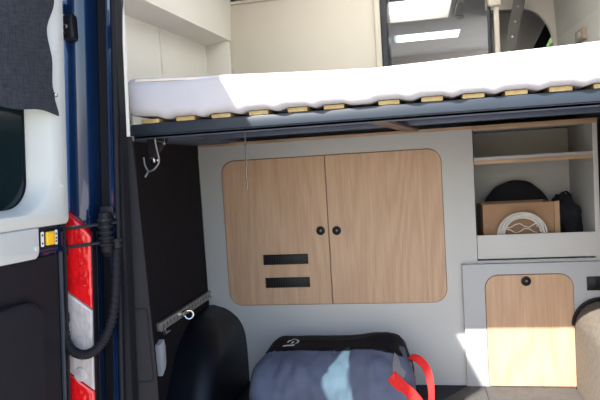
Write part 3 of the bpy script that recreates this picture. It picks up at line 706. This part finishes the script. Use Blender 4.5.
# ------------------------------------------------------------------ duffel bag
db = empty('duffel_bag', (-.33, 2.2, FL), 'slate blue duffel bag with a black top and red handle on the van floor', 'bag')
BXa, BXb = -.622, -.035
def bag_profile(s):
    """closed loop of (y,z) for station s in 0..1, front bottom -> front top -> back"""
    e = min(s, 1-s); q = min(1, math.sqrt(max(0, 1-(1-min(1, e/.10))**2)))
    h = .250+.012*math.exp(-((s-.80)/.14)**2)
    k = .78+.22*q
    base = [(2.03, 0), (1.985, .03), (1.975, .08), (1.99, .15), (2.035, .21), (2.09, .245), (2.13, .258), (2.20, .262), (2.28, .260), (2.33, .245), (2.355, .18), (2.36, .10), (2.35, .03), (2.32, 0)]
    yc = 2.18
    return [(yc+(y-yc)*k, FL+.0015+z*(h/.262)*k) for y, z in base]
f = MB(); rows = []
NS = 56
def smooth_loop(P, n=4):
    out = []; L_ = len(P)
    for i in range(L_-1):
        p0, p1, p2, p3 = P[max(i-1, 0)], P[i], P[i+1], P[min(i+2, L_-1)]
        for k in range(n):
            t = k/n; out.append(tuple(.5*((2*p1[c])+(-p0[c]+p2[c])*t+(2*p0[c]-5*p1[c]+4*p2[c]-p3[c])*t*t+(-p0[c]+3*p1[c]-3*p2[c]+p3[c])*t**3) for c in (0, 1)))
    out.append(P[-1]); return out
prof_rows = []
for i in range(NS+1):
    s = i/NS; loop_ = smooth_loop(bag_profile(s)); row = []
    for j, (y, z) in enumerate(loop_):
        x = BXa+(BXb-BXa)*s + (s-.5)*(-.055*max(0, 1-j/9.) - .05*max(0, min(1, (j-17)/8.)))
        w = Vector((x*9+3*z, y*5, z*9-4*x)); amp = .020 if j < 24 else .004
        if z < FL+.012: amp = 0
        dn = amp*noise.noise(w)+amp*.7*(abs(noise.noise(w*2.1+Vector((5, 1, 0))))-.25)+amp*.30*noise.noise(w*5)+amp*.9*max(0, .35-abs(noise.noise(Vector((x*7+z*9, x*3-z*4, y*4))))*2.2)
        row.append(Vector((x, y-dn, z+dn*.6)))
    rows.append(row)
prof_rows = rows
f.grid(rows)
V = list(f.bm.verts); n0 = len(rows[0])
f.bm.faces.new(V[:n0]); f.bm.faces.new(V[-n0:])
part(f, 'bag_body', M['duffel_grey'], db, angle=80)
# black top panel lies on the bag, wrapped over top and back
def shell(name, i0f, i1, j0f, j1, mat, off=.0035, label=None):
    f = MB(); rr = []
    for i in range(NS+1):
        if not (i0f <= i <= i1): continue
        r_ = prof_rows[i]; rr.append([])
        for j in range(len(r_)):
            j0 = j0f(i/NS)
            if j < int(j0) or j > j1: continue
        jj0 = j0f(i/NS); m_ = 26
        for k in range(m_+1):
            a = jj0+(j1-jj0)*k/m_; b = min(int(a), len(r_)-2); t = a-b
            p = r_[b].lerp(r_[b+1], t)
            # push outwards from the bag's axis
            c = Vector((p.x, 2.18, FL+.11)); d = p-c; d.x = 0
            if k == 0: o = 0.
            else: o = off
            rr[-1].append(p+d.normalized()*o)
    f.grid(rr); return part(f, name, mat, db, label, angle=80)
shell('top_panel', 2, NS-3, lambda s: 23.2-4.5*max(0, (s-.66)/.34), 46, M['duffel_black'], label='black zip top')
# zip line
f = MB(); zp = []
for i in range(4, NS-4): p = prof_rows[i][29]; zp.append(p+Vector((0, 0, .005)))
f.tube(zp, .003, 6); part(f, 'zip', M['rubber'], db)
# black rounded end with a raised bulge
t = bmesh.new(); bmesh.ops.create_icosphere(t, subdivisions=4, radius=1)
for v in t.verts:
    d = v.co.copy(); k = 1+.06*noise.noise(d*2.5)
    ex = .17 if d.x < 0 else .095
    v.co = Vector((-.135+d.x*ex*k, 2.215+d.y*.145*k, max(FL+.002, FL+.12+d.z*.162*k)))
f = MB(); f.merge(t); part(f, 'end_bulge', M['duffel_black'], db, 'black rounded end of the bag')
# pale corner patch at the front right
f = MB(); hexa(f, [(-.108, 2.018, .812), (-.050, 2.040, .768), (-.064, 2.020, .742), (-.108, 2.0, .772), (-.104, 2.09, .832), (-.044, 2.095, .790), (-.058, 2.10, .762), (-.108, 2.09, .79)]); part(f, 'corner_patch', M['duffel_patch'], db, 'pale grey corner patch')
# red webbing: a broad strap across the corner and a loop behind it
f = MB(); P1 = spline([Vector(p) for p in ((-.115, 2.010, .775), (-.080, 1.995, .745), (-.045, 1.985, .715), (-.012, 1.975, .670), (.012, 1.97, .62), (.008, 1.99, .592))], 6)
f.ribbon(P1, [Vector((.012, -.006, .019))]*len(P1), .004); part(f, 'strap', M['red_web'], db, 'red webbing handle')
f = MB(); P2 = spline([Vector(p) for p in ((-.052, 2.15, .795), (-.025, 2.12, .798), (.004, 2.085, .775), (.016, 2.05, .725), (.014, 2.015, .67), (.008, 2.0, .63))], 6)
f.ribbon(P2, [Vector((.010, .008, .007))]*len(P2), .004); part(f, 'strap', M['red_web'], db, 'red webbing handle')

# white emblem near the left end of the black top panel: a curved eye shape above a bar
def top_pt(x, y):
    i = (x-BXa)/(BXb-BXa)*NS; best = None
    r_ = prof_rows[max(0, min(NS, int(round(i))))]
    bp = min((p for j, p in enumerate(r_) if 22 < j < 40), key=lambda p: abs(p.y-y))
    return Vector((x, y, bp.z+.0065))
def emb(mb, pts2, thick):   # pts2 polygon in (x, y) on the bag top
    v = [mb.bm.verts.new(top_pt(x, y)) for x, y in pts2]; mb.bm.faces.new(v)
f = MB(); ex, ey = -.488, 2.185
def arcband(mb, cx, cy, rx0, ry0, rx1, ry1, a0, a1, n=12):
    rows = []
    for i in range(n+1):
        a = R(a0+(a1-a0)*i/n); rows.append([top_pt(cx+rx0*math.cos(a), cy+ry0*math.sin(a)), top_pt(cx+rx1*math.cos(a), cy+ry1*math.sin(a))])
    mb.grid(rows)
arcband(f, ex, ey, .024, .050, .018, .034, 8, 172)
emb(f, [(ex+.017, ey-.012), (ex+.024, ey+.006), (ex+.018, ey+.006), (ex+.011, ey-.010)], 0)
emb(f, [(ex-.006, ey-.008), (ex+.004, ey-.008), (ex+.004, ey+.02), (ex-.004, ey+.016)], 0)
emb(f, [(ex-.032, ey-.040), (ex+.012, ey-.036), (ex+.014, ey-.020), (ex-.028, ey-.026)], 0)
part(f, 'emblem', M['logo'], db, 'white emblem of a curved arc over a bar', smooth=False)

# ------------------------------------------------------------------ small hanging things under the bed
hw = empty('hanging_wire', (-.545, 1.9, 1.62), 'thin wire hanging from the bed platform in front of the left oak door', 'wire')
f = MB(); f.tube([(-.540, 1.90, 1.638), (-.541, 1.90, 1.56), (-.543, 1.90, 1.52)], .0022, 6)
f.torus((-.541, 1.9, 1.585), (0, 1, 0), .005, .0014, 16, 6)
f.tube([(-.543, 1.9, 1.52), (-.546, 1.9, 1.48), (-.543, 1.9, 1.46), (-.547, 1.9, 1.435)], .0032, 6)
part(f, 'wire_strand', M['wire'], hw)
hk = empty('bed_catch', (-.70, 1.62, 1.58), 'bent wire hook hanging under the left end of the bed', 'hook')
f = MB(); f.tube(spline([Vector(p) for p in ((-0.720, 1.60, 1.618), (-0.718, 1.60, 1.585), (-0.713, 1.60, 1.555), (-0.714, 1.60, 1.535), (-0.730, 1.60, 1.517), (-0.746, 1.60, 1.512), (-0.752, 1.60, 1.505), (-0.758, 1.60, 1.497))], 5), .0030, 6)
f.tube([(-0.748, 1.60, 1.513), (-0.756, 1.60, 1.530), (-0.758, 1.60, 1.553)], .0026, 6); part(f, 'hook_wire', M['wire'], hk)
f = MB(); f.cyl((-0.732, 1.602, 1.543), (0, -1, 0), .009, .012, 14, .003); f.box(-.732, -.714, 1.598, 1.606, 1.539, 1.546, .002); part(f, 'catch_pin', M['chrome'], hk)
f = MB(); f.cyl((-0.692, 1.60, 1.588), (0, -1, 0), .0035, .008, 12, .001); f.tube([(-0.692, 1.602, 1.591), (-0.718, 1.602, 1.598)], .0012, 5); f.tube([(-0.692, 1.602, 1.588), (-0.694, 1.602, 1.62)], .0012, 5); part(f, 'cord', M['wire'], hk)
hc = empty('hanging_cable', (.50, 1.75, 1.62), 'thin grey cord hanging from the right end of the bed', 'cord')
f = MB(); f.tube(spline([Vector(p) for p in ((.503, 1.72, 1.636), (.505, 1.72, 1.60), (.513, 1.73, 1.56), (.519, 1.74, 1.53), (.520, 1.74, 1.48))], 5), .003, 6)
f.tube(spline([Vector(p) for p in ((.530, 1.72, 1.636), (.524, 1.72, 1.60), (.522, 1.73, 1.56), (.521, 1.74, 1.53))], 5), .0025, 6); part(f, 'cord_strand', M['wire'], hc)

# ------------------------------------------------------------------ beyond the bed, right
sr = empty('perforated_rail', (.50, 3.3, 1.62), 'leaning grey perforated metal rail beyond the mattress', 'rail')
f = MB(); hexa(f, [(.412, 3.50, 1.633), (.472, 3.50, 1.633), (.472, 3.51, 1.633), (.412, 3.51, 1.633), (.572, 3.50, 2.35), (.632, 3.50, 2.35), (.632, 3.51, 2.35), (.572, 3.51, 2.35)]); part(f, 'rail_plate', M['rail_grey'], sr)
f = MB(); hexa(f, [(.467, 3.48, 1.633), (.472, 3.48, 1.633), (.472, 3.4995, 1.633), (.467, 3.4995, 1.633), (.627, 3.48, 2.35), (.632, 3.48, 2.35), (.632, 3.4995, 2.35), (.627, 3.4995, 2.35)]); part(f, 'rail_flange', M['rail_grey'], sr)
for k in range(9):
    z = 1.66+k*.08; f = MB(); f.cyl((.442+.160*(z-1.633)/.717, 3.4985, z), (0, -1, 0), .006, .003, 12); part(f, 'rivet', M['chrome'], sr)
cw = bpy.data.objects.new('window_4', None); COL.objects.link(cw); cw.location = (.8, 4.5, 2.1); cw['kind'] = 'structure'; cw['label'] = 'cab side window with greenery outside'
f = MB(); hexa(f, [(.62, 4.50, 1.80), (.70, 4.50, 1.80), (.70, 4.549, 1.80), (.62, 4.549, 1.80), (.955, 4.50, 2.42), (1.035, 4.50, 2.42), (1.035, 4.549, 2.42), (.955, 4.549, 2.42)]); part(f, 'window_frame', M['dark_strip'], cw)
hd = empty('tree', (3.0, 11, 0), 'green leafy tree outside the cab window', 'tree')
t = bmesh.new(); bmesh.ops.create_icosphere(t, subdivisions=5, radius=1)
for v in t.verts:
    d = v.co.normalized(); k = 1+.25*noise.noise(d*2.2)+.22*noise.noise(d*9); v.co = Vector((3.0+d.x*1.5*k, 11+d.y*1.5*k, 3.0+d.z*1.9*k))
f = MB(); f.merge(t); part(f, 'crown', M['plant'], hd, angle=10)
f = MB(); f.tube([(3.0, 11, 0), (3.02, 11, .8), (3.0, 11, 1.8)], .12, 10, rr=[.16, .12, .1]); part(f, 'trunk', M['brown_plate'], hd)

sp = empty('switch_plate', (.82, 3.13, 2.02), 'small tan plate on the cream right lining above the mattress', 'plate')
f = MB(); f.box(.800, .825, 3.06, 3.20, 2.02, 2.075, .003); part(f, 'plate', M['tan'], sp)
f = MB(); f.box(.796, .801, 3.10, 3.15, 2.033, 2.062, .002); part(f, 'switch', M['cream2'], sp)

hg_ = empty('hedge', (-5.6, 1, 0), 'dark green hedge added to the left of the van to darken the view through the door window', 'hedge')  # made up to put something dark behind the door glass
f = MB(); rows = []
for i in range(61):
    y = -9+i*.32; row = []
    for j in range(25):
        a = PI*j/24; x = -5.6-.75*math.cos(a); z = 2.9*min(1, math.sin(a)*1.9)
        n_ = .22*noise.noise(Vector((x*2, y*2, z*2)))+.14*noise.noise(Vector((x*6, y*6, z*6)))
        row.append((x-n_*math.cos(a), y, max(0, z+n_*(.0 if z < .01 else 1))))
    rows.append(row)
f.grid(rows); part(f, 'foliage', M['hedge'], hg_, angle=15)

# ------------------------------------------------------------------ camera
cam = bpy.data.cameras.new('camera'); co_ = bpy.data.objects.new('camera', cam); COL.objects.link(co_)
cam.sensor_width = 36; cam.lens = 36.0; cam.clip_start = .05
yaw, pitch, roll = R(11.041), R(-3.171), R(-3.442)
fw = Vector((-math.sin(yaw)*math.cos(pitch), math.cos(yaw)*math.cos(pitch), math.sin(pitch)))
rt = Vector((math.cos(yaw), math.sin(yaw), 0)); up = rt.cross(fw)
r2 = rt*math.cos(roll)+up*math.sin(roll); u2 = -rt*math.sin(roll)+up*math.cos(roll)
mw = Matrix((( r2.x, u2.x, -fw.x, 0), (r2.y, u2.y, -fw.y, 0), (r2.z, u2.z, -fw.z, 1.5), (0, 0, 0, 1)))
co_.matrix_world = mw
S.camera = co_

# ------------------------------------------------------------------ light: sun low behind on the left, open sky
sd = Vector((.67, 1.09, -1.0)).normalized()
sl = bpy.data.lights.new('sun', 'SUN'); sl.energy = 4.6; sl.angle = R(.55); sl.color = (1., .95, .87)
so = bpy.data.objects.new('sun', sl); COL.objects.link(so); so.location = (-8, -10, 10)
so.rotation_euler = (-sd).to_track_quat('Z', 'Y').to_euler()
wd = bpy.data.worlds.new('sky'); S.world = wd; wd.use_nodes = True
N = wd.node_tree.nodes; L = wd.node_tree.links; bg = N['Background']
sk = N.new('ShaderNodeTexSky'); sk.sky_type = 'NISHITA'; sk.sun_disc = False
sk.sun_elevation = math.asin(-sd.z); sk.sun_rotation = math.atan2(-sd.x, -sd.y)
sk.air_density = 1.; sk.dust_density = 1.5; sk.ozone_density = 1.
L.new(sk.outputs[0], bg.inputs['Color']); bg.inputs['Strength'].default_value = .14

vs = S.view_settings; vs.view_transform = 'Standard'; vs.look = 'None'; vs.exposure = 1.72; vs.gamma = 1.0; vs.use_curve_mapping = False
S.cycles.max_bounces = 10; S.cycles.diffuse_bounces = 6; S.cycles.transparent_max_bounces = 12
